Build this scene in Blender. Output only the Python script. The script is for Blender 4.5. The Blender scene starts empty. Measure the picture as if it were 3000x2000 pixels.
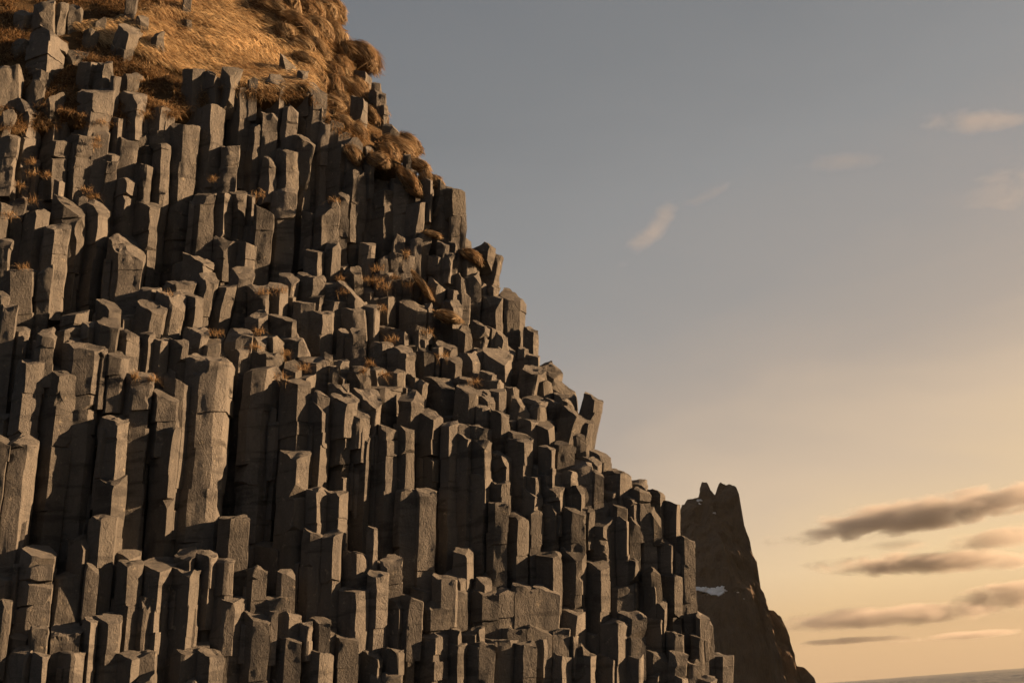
import bpy, bmesh, math, random
import numpy as np
from mathutils import Vector, Matrix

S = bpy.context.scene
COL = S.collection
R = math.radians

# ---------------------------------------------------------------- camera
EYE = Vector((0.0, 0.0, 4.2))
PITCH, ROLL, LENS = 14.3, -4.36, 50.0
cam_data = bpy.data.cameras.new('camera')
cam_data.lens = LENS
cam_data.sensor_width = 36.0
cam_data.clip_start = 0.1
cam_data.clip_end = 60000.0
cam = bpy.data.objects.new('camera', cam_data)
COL.objects.link(cam)
ROT = Matrix.Rotation(R(90 + PITCH), 3, 'X') @ Matrix.Rotation(R(ROLL), 3, 'Z')
cam.matrix_world = Matrix.Translation(EYE) @ ROT.to_4x4()
S.camera = cam

# ---------------------------------------------------------------- light
SUN_AZ = 92.0        # degrees to the right of the view axis
SUN_EL = 11.0
sun_dir = Vector((math.sin(R(SUN_AZ)) * math.cos(R(SUN_EL)), math.cos(R(SUN_AZ)) * math.cos(R(SUN_EL)), math.sin(R(SUN_EL))))
sun_data = bpy.data.lights.new('sun', 'SUN')
sun_data.energy = 5.0
sun_data.angle = R(0.5)
sun_data.color = (1.0, 0.63, 0.335)
sun = bpy.data.objects.new('sun', sun_data)
sun.rotation_euler = sun_dir.to_track_quat('Z', 'Y').to_euler()
sun.location = (60, 10, 40)
COL.objects.link(sun)

S.view_settings.view_transform = 'Standard'
S.view_settings.look = 'None'
S.view_settings.gamma = 1.0
S.view_settings.exposure = 1.9

W = bpy.data.worlds.new('World')
S.world = W
W.use_nodes = True
wt = W.node_tree
for n in list(wt.nodes):
    wt.nodes.remove(n)


def N(tree, kind, **kw):
    n = tree.nodes.new(kind)
    for k, v in kw.items():
        if k.startswith('i_'):
            n.inputs[k[2:].replace('_', ' ')].default_value = v
        elif k[0] == 'p' and k[1:].isdigit():
            n.inputs[int(k[1:])].default_value = v
        else:
            setattr(n, k, v)
    return n


def ramp(tree, fac, stops, interp='LINEAR'):
    r = tree.nodes.new('ShaderNodeValToRGB')
    r.color_ramp.interpolation = interp
    el = r.color_ramp.elements
    while len(el) < len(stops):
        el.new(0.5)
    for e, (p, c) in zip(el, stops):
        e.position = p
        e.color = (*c, 1) if len(c) == 3 else c
    tree.links.new(fac, r.inputs[0])
    return r.outputs[0]


def math_(tree, op, a, b=None, clamp=False):
    m = tree.nodes.new('ShaderNodeMath')
    m.operation = op
    m.use_clamp = clamp
    for i, v in enumerate((a, b)):
        if v is None:
            continue
        if isinstance(v, (int, float)):
            m.inputs[i].default_value = v
        else:
            tree.links.new(v, m.inputs[i])
    return m.outputs[0]


def mix_(tree, fac, a, b, mode='MIX'):
    m = tree.nodes.new('ShaderNodeMix')
    m.data_type = 'RGBA'
    m.blend_type = mode
    for sock, v in ((m.inputs[0], fac), (m.inputs[6], a), (m.inputs[7], b)):
        if isinstance(v, (int, float)):
            sock.default_value = v
        elif isinstance(v, tuple):
            sock.default_value = (*v, 1) if len(v) == 3 else v
        else:
            tree.links.new(v, sock)
    return m.outputs[2]


# the sky: the physical model warmed and greyed by a thin high veil that brightens towards the hidden sun
LN = lambda r, g, b: tuple(((v / 255 + .055) / 1.055) ** 2.4 if v > 10 else v / 255 / 12.92 for v in (r, g, b))
sky = N(wt, 'ShaderNodeTexSky', sky_type='NISHITA', sun_disc=False)
sky.sun_elevation = R(SUN_EL)
sky.sun_rotation = R(SUN_AZ)
sky.air_density = 1.2
sky.dust_density = 1.0
sky.ozone_density = 1.5
tc = N(wt, 'ShaderNodeTexCoord').outputs['Generated']
sx = N(wt, 'ShaderNodeSeparateXYZ')
wt.links.new(tc, sx.inputs[0])
elev = math_(wt, 'MULTIPLY', math_(wt, 'ARCSINE', sx.outputs[2]), 57.2958)
toward = math_(wt, 'ADD', math_(wt, 'MULTIPLY', sx.outputs[0], math.sin(R(74))), math_(wt, 'MULTIPLY', sx.outputs[1], math.cos(R(74))))
veil = N(wt, 'ShaderNodeTexNoise', i_Scale=1.0, i_Detail=5, i_Roughness=.55, i_Distortion=.4)
mp = N(wt, 'ShaderNodeMapping')
mp.inputs['Rotation'].default_value = (0, R(20), 0)
mp.inputs['Scale'].default_value = (3.0, 3.0, 9.0)
wt.links.new(tc, mp.inputs[0])
wt.links.new(mp.outputs[0], veil.inputs['Vector'])
t_ = math_(wt, 'SUBTRACT', elev, math_(wt, 'MULTIPLY', math_(wt, 'SUBTRACT', toward, .30), 22.0))
t_ = math_(wt, 'ADD', t_, math_(wt, 'MULTIPLY', math_(wt, 'SUBTRACT', veil.outputs['Fac'], .5), 7.0))
fac = math_(wt, 'DIVIDE', math_(wt, 'ADD', t_, 12.0), 52.0, clamp=True)
P_ = lambda t: (t + 12) / 52
veil_col = ramp(wt, fac, [(P_(-10), LN(246, 213, 162)), (P_(-1), LN(238, 205, 157)), (P_(4.5), LN(209, 185, 158)), (P_(9), LN(176, 162, 149)),
                          (P_(13), LN(156, 150, 145)), (P_(18), LN(143, 142, 141)), (P_(25), LN(126, 127, 128)), (P_(38), LN(104, 107, 112))])
low = ramp(wt, math_(wt, 'DIVIDE', elev, 10.0, clamp=True), [(0, LN(215, 205, 204)), (.18, LN(225, 216, 212)), (.42, (1, 1, 1))])
veil_col = mix_(wt, 1.0, veil_col, low, 'MULTIPLY')
EXPOSED = 10.0 * 2 ** -S.view_settings.exposure        # veil colours are as exposed; the background runs at 0.1
veil_col = mix_(wt, 1.0, veil_col, (EXPOSED,) * 3, 'MULTIPLY')
sky_col = mix_(wt, .975, sky.outputs[0], veil_col)
bg = N(wt, 'ShaderNodeBackground', i_Strength=0.1)
wt.links.new(sky_col, bg.inputs['Color'])
wo = N(wt, 'ShaderNodeOutputWorld')
wt.links.new(bg.outputs[0], wo.inputs['Surface'])


# ---------------------------------------------------------------- survey helpers
FPX = LENS / 36.0 * 3000.0
ROTN = np.array(ROT)


def ray(px, py):
    d = np.array([(px - 1500.0) / FPX, -(py - 1000.0) / FPX, -1.0])
    return ROTN @ d


def place(px, py, depth):
    """the point seen in that direction at that distance north of the camera"""
    d = ray(px, py)
    return np.array(EYE) + d * (depth / d[1])


S_KEYS = [-900, -500, -200, 0, 300, 560, 700, 820, 905, 1100, 1500, 1900]
D_KEYS = [32.5, 30.6, 29.0, 28.2, 27.5, 26.8, 25.7, 24.7, 24.0, 23.7, 23.1, 22.5]
E_X = [0, 250, 500, 650, 900, 960, 1100, 1250, 1300]
E_Y = [330, 330, 300, 250, 240, 330, 430, 500, 300]


def cliff_depth(px, py):
    s = py - 0.25 * px
    d = np.interp(s, S_KEYS, D_KEYS) + 0.0012 * px
    edge = np.interp(px, E_X, E_Y)
    d = d + np.clip(np.asarray(px) - 430.0, 0, 560) * .0035 * np.clip((edge + 10 - py) / 70.0, 0, 1)
    return d + np.maximum(0.0, edge - py) * 0.006


SKYLINE = [(985, -260), (995, 0), (982, 77), (1097, 179), (1148, 344), (1205, 434), (1256, 510), (1350, 530), (1352, 638), (1438, 714), (1441, 816), (1530, 867),
           (1543, 1008), (1632, 1059), (1684, 1135), (1697, 1224), (1747, 1288), (1786, 1352), (1843, 1390), (1990, 1467), (2028, 1594), (2041, 1811), (2092, 1913), (2155, 2000), (2190, 2092)]


def skyline_x(py):
    return np.interp(py, [b for a, b in SKYLINE], [a for a, b in SKYLINE])


# ---------------------------------------------------------------- noise
_rs = np.random.RandomState(7)
_perm = _rs.permutation(4096)
_val = _rs.uniform(-1, 1, 4096)


def vnoise(p):
    p = np.asarray(p, float)
    i = np.floor(p).astype(np.int64)
    f = p - i
    f = f * f * (3 - 2 * f)

    def h(a, b, c):
        return _val[_perm[(_perm[(_perm[a & 4095] + b) & 4095] + c) & 4095]]
    x, y, z = i[..., 0], i[..., 1], i[..., 2]
    u, v, w = f[..., 0], f[..., 1], f[..., 2]
    c00 = h(x, y, z) * (1 - u) + h(x + 1, y, z) * u
    c10 = h(x, y + 1, z) * (1 - u) + h(x + 1, y + 1, z) * u
    c01 = h(x, y, z + 1) * (1 - u) + h(x + 1, y, z + 1) * u
    c11 = h(x, y + 1, z + 1) * (1 - u) + h(x + 1, y + 1, z + 1) * u
    return (c00 * (1 - v) + c10 * v) * (1 - w) + (c01 * (1 - v) + c11 * v) * w


def fbm(p, octaves=3):
    out, a, q = 0.0, 1.0, np.asarray(p, float)
    for k in range(octaves):
        out = out + a * vnoise(q + 17.3 * k)
        a *= 0.5
        q = q * 2.03
    return out


# ---------------------------------------------------------------- mesh helpers
def quad_mesh(name, verts, quads, mat, smooth=True, sharp=None):
    me = bpy.data.meshes.new(name)
    v = np.asarray(verts, np.float32)
    q = np.asarray(quads, np.int32)
    me.vertices.add(len(v))
    me.vertices.foreach_set('co', v.ravel())
    me.loops.add(q.size)
    me.loops.foreach_set('vertex_index', q.ravel())
    me.polygons.add(len(q))
    me.polygons.foreach_set('loop_start', np.arange(0, q.size, q.shape[1], dtype=np.int32))
    me.polygons.foreach_set('loop_total', np.full(len(q), q.shape[1], np.int32))
    me.update(calc_edges=True)
    me.validate()
    me.polygons.foreach_set('use_smooth', np.full(len(me.polygons), smooth, bool))
    if sharp is not None:
        me.set_sharp_from_angle(angle=R(sharp))
    if mat is not None:
        me.materials.append(mat)
    return me


def link(name, me, parent=None, loc=None, **props):
    o = bpy.data.objects.new(name, me)
    COL.objects.link(o)
    if loc is not None:
        o.location = loc
    if parent is not None:
        o.parent = parent
    for k, v in props.items():
        if v:
            o[k] = v
    return o


def grid_quads(nu, nv, wrap=False):
    """faces of a (nv rows, nu columns) grid of vertices"""
    m = nu if wrap else nu - 1
    i = np.arange(m)
    j = np.arange(nv - 1)[:, None]
    a = j * nu + i
    b = j * nu + (i + 1) % nu
    return np.stack([a, a + nu, b + nu, b], -1).reshape(-1, 4)


# ---------------------------------------------------------------- a column of basalt
def facet_plan(X, rng, rugged=False):
    """outline in plan (x to the right, y away from the viewer) from the visible vertical edges"""
    X = np.asarray(X, float)
    w = X[-1] - X[0]
    seg = np.diff(X)
    n = len(seg)
    y = [0.0]
    if n == 2:
        l, r = seg[0] / w, seg[1] / w
        al = rng.uniform(28, 39) if l > 0.5 else rng.uniform(32, 46) if l > 0.3 else rng.uniform(48, 60)
        ar = rng.uniform(60, 70) if r < 0.3 else rng.uniform(30, 44) if r < 0.5 else rng.uniform(5, 18) if rugged else rng.uniform(2, 11)
        ang = [-al, ar]
    elif n == 3:
        ang = [-rng.uniform(27, 38) if seg[0] / w > 0.4 else -rng.uniform(30, 45), rng.uniform(2, 10), rng.uniform(56, 66)]
    else:
        ang = [-rng.uniform(27, 38)] + list(np.linspace(rng.uniform(2, 9), rng.uniform(60, 68), n - 1))
    for s, a in zip(seg, ang):
        y.append(y[-1] - min(s * math.tan(R(abs(a))), 0.62 * w) * (1 if a < 0 else -1))
    y = np.array(y)
    y -= y.min()
    front = list(zip(X, y))
    back = [(X[-1] - 0.10 * w, y[-1] + 0.5 * w), (X[0] + 0.5 * w, max(y[0], y[-1]) + 0.75 * w), (X[0] + 0.10 * w, y[0] + 0.5 * w)]
    return np.array(front + back), len(front)


def cut_away(bm, co, no):
    """slice off what lies beyond the plane and close the break"""
    g = bm.verts[:] + bm.edges[:] + bm.faces[:]
    r = bmesh.ops.bisect_plane(bm, geom=g, dist=1e-5, plane_co=co, plane_no=no, clear_outer=True)
    e = [x for x in r['geom_cut'] if isinstance(x, bmesh.types.BMEdge) and x.is_boundary]
    if len(e) > 2:
        bmesh.ops.edgeloop_fill(bm, edges=e)


def stone(poly, z0, z1, planes):
    """a prism over the outline between two heights, broken by the given planes"""
    bm = bmesh.new()
    lo = [bm.verts.new((p[0], p[1], z0)) for p in poly]
    hi = [bm.verts.new((p[0], p[1], z1)) for p in poly]
    n = len(poly)
    bm.faces.new(lo[::-1])
    bm.faces.new(hi)
    for i in range(n):
        bm.faces.new((lo[i], lo[(i + 1) % n], hi[(i + 1) % n], hi[i]))
    for co, no in planes:
        cut_away(bm, co, no)
    return bm


def refine(bm, size):
    bmesh.ops.triangulate(bm, faces=bm.faces[:])
    for k in range(7):
        long = [e for e in bm.edges if e.calc_length() > size]
        if not long:
            break
        bmesh.ops.subdivide_edges(bm, edges=long, cuts=1)
        bmesh.ops.triangulate(bm, faces=[f for f in bm.faces if len(f.verts) > 3])
    bm.verts.index_update()
    V = np.array([v.co[:] for v in bm.verts])
    T = np.array([[v.index for v in f.verts] for f in bm.faces])
    bm.free()
    return V, T


def column_mesh(xs, yl, yr, yb, o, rng, coarse=False):
    """xs, yl, yr, yb: surveyed outline.  returns vertices, triangles, foot point, size"""
    xm, ym = (xs[0] + xs[-1]) / 2, (yl + yr) / 2
    if not coarse:                      # neighbours touch
        xs = [xs[0] - 3.5] + list(xs[1:-1]) + [xs[-1] + 3.5]
    wpx = xs[-1] - xs[0]
    rounded = o.get('k') == 'b'
    ed = float(np.interp(xm, E_X, E_Y))
    yd = max(yl, yr)
    if yd < ed and not coarse:          # rocks of the grassy slope stand on it with their foot
        yd = max(yd, min(yb - 8, ed + 15))
    D = float(cliff_depth(xm, yd)) + o.get('dd', 0.0) + (0 if coarse else rng.uniform(-.09, .09)) - (.18 if yd < ed and not coarse else 0)
    top = place(xm, ym, D)
    X = np.array([place(x, ym, D)[0] for x in xs]) - top[0]
    w = X[-1] - X[0]
    rugged = ym - .25 * xm < 560
    poly, nf = facet_plan(X, rng, rugged)
    cen = poly.mean(0)
    f = o.get('f', (rng.uniform(.02, .10) if rng.random() < .65 else rng.uniform(.10, .32)) * wpx)
    zfl, zfr = place(xs[0], yl + f, D)[2], place(xs[-1], yr + f, D)[2]
    zbl, zbr = place(xs[0], yl, D + 0.62 * w)[2], place(xs[-1], yr, D + 0.62 * w)[2]
    foot = place(xm + o.get('bx', 0.0), yb, D)
    zbot = foot[2] - o.get('ext', min(0.8, 0.35 + 0.25 * w))
    lean = (foot[0] - top[0]) / (foot[2] - top[2])
    leany = rng.uniform(-.02, .03)
    ztop = max(zfl, zfr, zbl, zbr)
    H = max(ztop - zbot, 0.25)
    # the break that forms the top
    pa, pb = Vector((X[0], 0, zfl)), Vector((X[-1], 0, zfr))
    pc = Vector((0, 0.62 * w, (zbl + zbr) / 2))
    no = (pb - pa).cross(pc - pa).normalized()
    if no.z < 0:
        no = -no
    planes = [(pa, no), (Vector((0, 0, max(zbl, zbr))), Vector((rng.uniform(-.06, .06), 0, 1)).normalized())]
    front = poly[:nf]

    def corner_break(i, zref, up, depth, spread=.6):
        c2 = front[i] - cen
        az = math.atan2(c2[1], c2[0]) + rng.uniform(-spread, spread)
        nv = Vector((math.cos(az), math.sin(az), up)).normalized()
        p = Vector((front[i][0], front[i][1], zref)) - nv * depth
        return p, nv

    def top_at(p):
        return pa.z - (no.x * (p[0] - pa.x) + no.y * p[1]) / max(no.z, .2)
    wts = np.array([.35] + [1.0] * (nf - 2) + [1.3])
    wts /= wts.sum()
    pick = lambda: int(rng.choice(nf, p=wts))
    if rounded:
        for b in range(int(rng.integers(5, 9))):
            i = int(rng.integers(0, nf))
            up = rng.uniform(.2, 2.0) if rng.random() < .7 else -rng.uniform(.4, 1.6)
            planes.append(corner_break(i, top_at(front[i]) if up > 0 else zbot, up, w * rng.uniform(.05, .30), 1.1))
        bp = Vector((poly[-2][0], poly[-2][1], top_at(poly[-2])))
        nb = Vector((rng.uniform(-.4, .4), 1, 1.2)).normalized()
        planes.append((bp - nb * w * rng.uniform(.1, .3), nb))
    else:
        for b in range(int(rng.choice([0, 1, 2, 3], p=[.30, .40, .23, .07])) + (int(rng.integers(1, 4)) if rugged else 0)):
            i = pick()
            planes.append(corner_break(i, top_at(front[i]), rng.uniform(.35, 2.4), w * rng.uniform(.05, .32 if rugged else .24)))
    worn = []
    if rng.random() < .6 and not coarse:
        i = pick()
        c2 = front[i] - cen
        az = math.atan2(c2[1], c2[0]) + rng.uniform(-.25, .25)
        nv = Vector((math.cos(az), math.sin(az), 0))
        worn = [(Vector((front[i][0], front[i][1], 0)) - nv * w * rng.uniform(.02, .07), nv)]
    # cross joints part the column into stacked stones
    lev = [ztop + 0.02]
    if not coarse and not rounded:
        z = ztop - rng.uniform(0.3, 1.1)
        while z > zbot + 0.3:
            lev.append(z)
            z -= rng.choice([rng.uniform(0.22, 0.45), rng.uniform(0.45, 1.25)])
    lev.append(zbot)
    size = .5 if coarse else .105
    VV, TT, base = [], [], 0
    for k in range(len(lev) - 1):
        pl = (planes if k == 0 else []) + worn
        if k == 0 and len(lev) > 2 and lev[1] > min(zfl, zfr) - .05:
            pass
        q = poly
        if k:
            sc = 1 + rng.uniform(-.03, .02)
            off = np.array([rng.uniform(-1, 1) * .018, rng.uniform(-.5, 1) * .022]) * (2.0 if rng.random() < .2 else 1)
            an = rng.uniform(-.03, .03)
            d = (poly - cen) * sc
            q = cen + off + np.stack([d[:, 0] * math.cos(an) - d[:, 1] * math.sin(an), d[:, 0] * math.sin(an) + d[:, 1] * math.cos(an)], -1)
            if planes and lev[k] > min(top_at(p) for p in front) - .02:
                pl = planes + worn
            if rng.random() < .6:
                i = pick()
                pl = pl + [corner_break(i, lev[k], rng.uniform(.3, 1.6), w * rng.uniform(.03, .12))]
        if k < len(lev) - 2 and rng.random() < .4 and not rounded:
            i = pick()
            pl = pl + [corner_break(i, lev[k + 1], -rng.uniform(.3, 1.5), w * rng.uniform(.02, .10))]
        tilt = Vector((rng.uniform(-.07, .07), rng.uniform(-.07, .05), 1)).normalized()
        if k:
            pl = pl + [(Vector((0, 0, lev[k] - .006)), tilt)]
        bm = stone(q, lev[k + 1] - (.03 if k < len(lev) - 2 else 0), lev[k] + (.06 if k else .3 * w), pl)
        if len(bm.faces) < 4:
            bm.free()
            continue
        v, t = refine(bm, size)
        VV.append(v)
        TT.append(t + base)
        base += len(v)
    V, T = np.concatenate(VV), np.concatenate(TT)
    near_top = np.exp(-np.abs((np.array(pa) - V) @ np.array(no)) / .09)[:, None]
    V[:, 0] += top[0] + (V[:, 2] - top[2]) * lean
    V[:, 1] += D + (V[:, 2] - top[2]) * leany
    if coarse:
        V += 0.02 * np.stack([vnoise(V * 2.1), vnoise(V * 2.1 + 31), vnoise(V * 2.1 + 77)], -1)
        return V, T, None, None
    # hollows left by burst-out pieces
    bites = []
    if o.get('s') == 1 or (not rounded and rng.random() < .12):
        i = pick()
        r = w * rng.uniform(.25, .5)
        c2 = front[i] - cen
        c2 = cen + c2 * (1 + .7 * r / max(np.linalg.norm(c2), 1e-3))
        zc = top_at(front[i]) - rng.uniform(-.1, .5) * min(H, 1.5)
        bites.append((np.array([top[0] + c2[0] + (zc - top[2]) * lean, D + c2[1], zc]), r))
    if o.get('s') == 2:
        zc = place(xs[0], yl + 36, D)[2]
        bites.append((np.array([top[0] + 0.27 * w + (zc - top[2]) * lean, D - 0.02 * w, zc]), 0.25 * w))
    for c, r in bites:
        q = V - c
        wob = r * (1 + 0.2 * vnoise(V * 7 + 5))
        dist = np.linalg.norm(q, axis=1)
        inside = dist < wob
        g = q[inside] / np.maximum(dist[inside], 1e-4)[:, None] * wob[inside][:, None]
        V[inside] = c + g
    # weathering
    rough = float(np.interp(ym - 0.25 * xm, [350, 900], [2.2, 1.0])) * (1.3 if rounded else 1)
    P = V * np.array([1.7, 1.7, 1.0])
    V = V + .016 * rough * np.stack([vnoise(P), vnoise(P + 31), vnoise(P + 77)], -1)
    P = V * np.array([7.0, 7.0, 2.8])
    V = V + .011 * rough * np.stack([fbm(P, 2), fbm(P + 31, 2), fbm(P + 77, 2)], -1)
    P = V * 6.5
    V = V + .034 * near_top * np.stack([fbm(P, 3), fbm(P + 31, 3), fbm(P + 77, 3)], -1)
    return V, T, np.array([foot[0], D + 0.35 * w, zbot]), (w, ym and (top[2] - foot[2]))


# ---------------------------------------------------------------- the survey
# each line: x of the visible edges along the top (left .. ridges .. right) | top left, top right, foot | options
# f: how far the broken top leans forward, bx: shift of the foot, k: b = boulder (rounded), s: scoop, dd: depth nudge
SURVEY = {}
SURVEY['lower colonnade west'] = (0, 1000, '''
10,20,145|-350,-340,780
130,255,375|180,205,860|bx=-45
375,560,688|210,240,1850|bx=-110,s=1
565,692,878,918|-5,60,1960|bx=-85
70,100,250,300|825,845,1900|bx=-30,s=1
-60,0,85|780,900,1760|bx=-20
960,1010,1110,1140|85,160,420
915,950,975|70,90,420
880,1095,1148|655,735,1250|bx=-20,f=40
850,1055,1108|1240,1245,1980|bx=-25,dd=.06
1115,1240,1395|360,395,1900|bx=-75,s=1
1145,1215,1390,1402|215,285,420
1510,1640,1690,1730|255,350,1960|bx=-95
1395,1455,1625|390,460,812|dd=-.1,f=60
1378,1585,1615|800,805,1950|bx=-65
1690,1850,2010,2090,2118|115,185,1930|bx=-130,s=1
2105,2200,2255|60,80,1900|bx=-60,dd=.25
1000,1090,1160|150,215,700|dd=.3
300,390,470|90,120,480|dd=.4
''')
SURVEY['lower colonnade middle'] = (700, 1000, '''
40,120,250,368|85,225,1960|bx=-70
380,590,640|235,270,640|dd=.15
365,550,638|345,335,1040|f=20
345,535,628|995,1010,1960|bx=-50
630,770,820|440,610,1420|bx=-10,f=10
560,740,835|155,175,490|f=40
835,870,912|220,230,440
825,980,1065|475,540,640|f=50
820,915,1020|620,625,900
820,975,1022|870,875,1420|bx=-15,dd=.08
1020,1100,1180|620,680,760|f=60
1030,1140,1185|710,745,900|f=40
1090,1285,1370,1460|320,365,700|f=50
1050,1262,1285|440,540,900|f=90
1020,1185,1207|835,870,2060|bx=-30
1200,1265,1290|850,855,1960|bx=-20,dd=.2
1280,1370,1455|690,740,1960|f=110,bx=-20
1430,1555,1612|680,740,1400|f=70,bx=-12
1470,1590,1690|380,520,690|f=60
1600,1790,1862|610,660,1420|f=70,bx=-25
1860,1940,2010|722,728,1960|bx=-20
1440,1490,1625|1320,1350,2260|bx=-10
1625,1662,1808|1338,1372,2220
1970,2110,2168|405,440,740
2165,2290,2345|450,490,790
2000,2120,2140|820,890,2160|f=30,bx=-20
2135,2265,2310|905,912,1230
2120,2260,2307|1215,1220,2090|bx=-8,dd=.06
2115,2190,2275|760,800,940
610,765,798|1350,1360,1720
790,930,982|1365,1400,1800
110,260,385|70,95,280
400,540,555|130,175,280|k=b
410,510,620|-110,-60,160
750,800,880|90,100,200|k=b
880,960,1030|160,180,270
1000,1080,1195|-70,-50,210
1190,1310,1395|-20,10,190
1385,1565,1642|15,110,270|f=30
1500,1560,1640|25,30,240|dd=.2
1645,1710,1788|40,60,330
1785,1850,1868|60,62,330
1840,1960,2022|-10,50,180|f=40
1845,1960,2012|155,180,390|f=30
2010,2150,2215|92,100,260
2160,2200,2245|40,45,260
1990,2080,2190|215,260,420|k=b,f=50
1700,1860,1972|310,330,620|s=1
1585,1690,1702|330,340,520|k=b
1530,1640,1702|250,290,370|k=b
990,1050,1115|225,240,360|k=b
830,1000,1100|360,430,560|f=80
680,720,820|450,470,640
1040,1130,1200|240,270,360|k=b
1180,1290,1380|190,240,330|k=b
1380,1460,1530|230,280,380|k=b
''')
SURVEY['stepped edge'] = (1350, 1000, '''
235,415,472|70,150,370|f=60
370,500,540|-20,60,240|bx=-70
535,590,617|45,60,240
610,720,728|105,115,220
725,780,882|118,180,270|f=30
600,740,820|180,220,340|k=b
740,830,905|195,228,420|k=b
535,700,762|240,275,460|bx=-30,f=50
700,800,862|290,330,470|k=b
850,960,1062|272,360,520|f=40,k=b
880,1000,1060|450,490,700
780,870,988|430,490,660|f=60,bx=-40
220,300,332|262,275,370
215,380,418|330,340,420
440,500,552|395,400,560
550,690,742|500,540,660|f=30
540,650,692|430,480,560|k=b
420,500,590|480,560,680|k=b
1120,1245,1325|470,560,880|bx=-80,f=20,dd=-.15
1070,1190,1237|645,700,1120|bx=-60
880,1005,1100|600,700,940|bx=-40,f=20
645,820,877|630,750,1000|f=50
285,380,440|615,700,1060|s=1
430,510,652|765,790,960
520,640,705|700,730,1120|dd=.12
270,415,457|1005,1040,1330|f=25
440,585,648|868,890,1560|f=45
715,840,857|955,965,1220
858,900,1047|848,900,1230|f=40
1040,1070,1137|850,860,1120
1180,1305,1370|958,1020,1240|f=15
1020,1085,1205|1070,1110,1480|f=30
1200,1225,1300|1150,1190,1480
1100,1260,1300|1050,1060,1240|dd=.1
1280,1460,1567|1160,1200,1430
640,810,917|1165,1190,1350
912,1015,1077|1180,1200,1370
605,690,722|1235,1240,1380
720,910,952|1240,1310,1550
945,1110,1130|1300,1310,1550
555,680,747|1320,1360,1640
258,370,440|1280,1290,1480
260,320,432|1470,1472,2230
1290,1400,1477|1315,1330,1480|f=30
1478,1570,1642|1378,1405,1580|f=70,bx=20
1550,1640,1737|1310,1372,1620|f=40
1560,1700,1722|1275,1285,1430
1720,1850,1880|1360,1372,1540
1880,1980,2010|1450,1465,1680
1190,1310,1412|1425,1440,1720
1408,1440,1522|1445,1480,1700
740,870,892|1490,1500,1940
930,1010,1150|1485,1510,1800|f=40
1120,1180,1232|1490,1530,1700
1730,1790,1852|1455,1540,1660|k=b
1850,1950,2012|1505,1530,1760
150,210,262|560,600,920|dd=.15
650,720,790|560,600,720|k=b
900,980,1040|520,560,660|k=b
''')
SURVEY['lower edge blocks'] = (1400, 1500, '''
275,375,466|-40,80,680
465,490,572|-30,-20,690
545,690,767|345,375,740|f=30
765,905,960,992|315,325,870
760,910,992|858,862,1160|dd=.05
770,870,992|-80,-60,360|s=1
990,1160,1292|5,25,500|s=1
1285,1370,1382|40,60,460
1380,1400,1487|-10,120,460
1485,1550,1642|95,110,540|f=30
1640,1785,1812|192,250,560
988,1135,1212|440,450,1060
1168,1455,1517|378,440,640|f=20
1210,1280,1457|610,620,960|dd=.08
1460,1640,1687|612,630,780
1465,1715,1738|740,760,1010
1530,1690,1742|960,985,1280|f=20
1315,1415,1540|895,920,1300|f=35
1140,1290,1397|960,990,1320|f=40
1530,1600,1682|465,500,700|k=b
1675,1810,1877|500,545,1160
1810,1850,1902|205,215,420
1800,1830,1892|340,400,540
1870,1900,1987|212,270,1060|bx=25
1870,1885,1952|465,470,1330|bx=20,dd=-.08
2020,2045,2120|920,940,1040
2020,2080,2152|980,1010,1400|bx=10
1975,2040,2072|1090,1160,1460|f=30
1750,1810,1887|1088,1095,1320
2160,2250,2345|1298,1312,1700|f=20
2068,2090,2117|1170,1190,1540
-20,60,112|597,608,680
-50,40,180|660,700,1110|f=70
175,185,317|690,720,1080
310,325,522|640,690,1050
515,525,747|660,690,1110
320,450,672|1000,1010,1150|f=30
180,240,432|1040,1060,1220
675,690,847|1055,1065,1340
-60,20,47|1040,1060,1220
435,605,672|1103,1110,1720
50,150,305,347|1138,1146,1720|s=1,f=40
-60,20,142|1195,1202,1720|s=1
338,415,532|1180,1195,1720|f=40
858,1040,1078|1288,1302,1740|f=20
1085,1280,1332|1288,1312,1600|f=25
1310,1490,1547|1228,1260,1580
665,780,860|1265,1330,1740
910,1000,1067|1115,1190,1340|k=b,f=40
838,900,922|1090,1110,1340|k=b
1520,1590,1747|1208,1250,1540|f=50
1500,1680,1742|1300,1480,1720|f=30
1340,1500,1542|1500,1520,1740|k=b
1740,1890,1932|1468,1490,1740|f=25
1760,1890,1932|1322,1370,1520
1930,1950,2003|1370,1400,1660
2000,2130,2187|1483,1500,1740|f=20
1900,1950,2006|1298,1310,1450|k=b
1745,1800,1892|1230,1290,1370|k=b
''')
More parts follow.
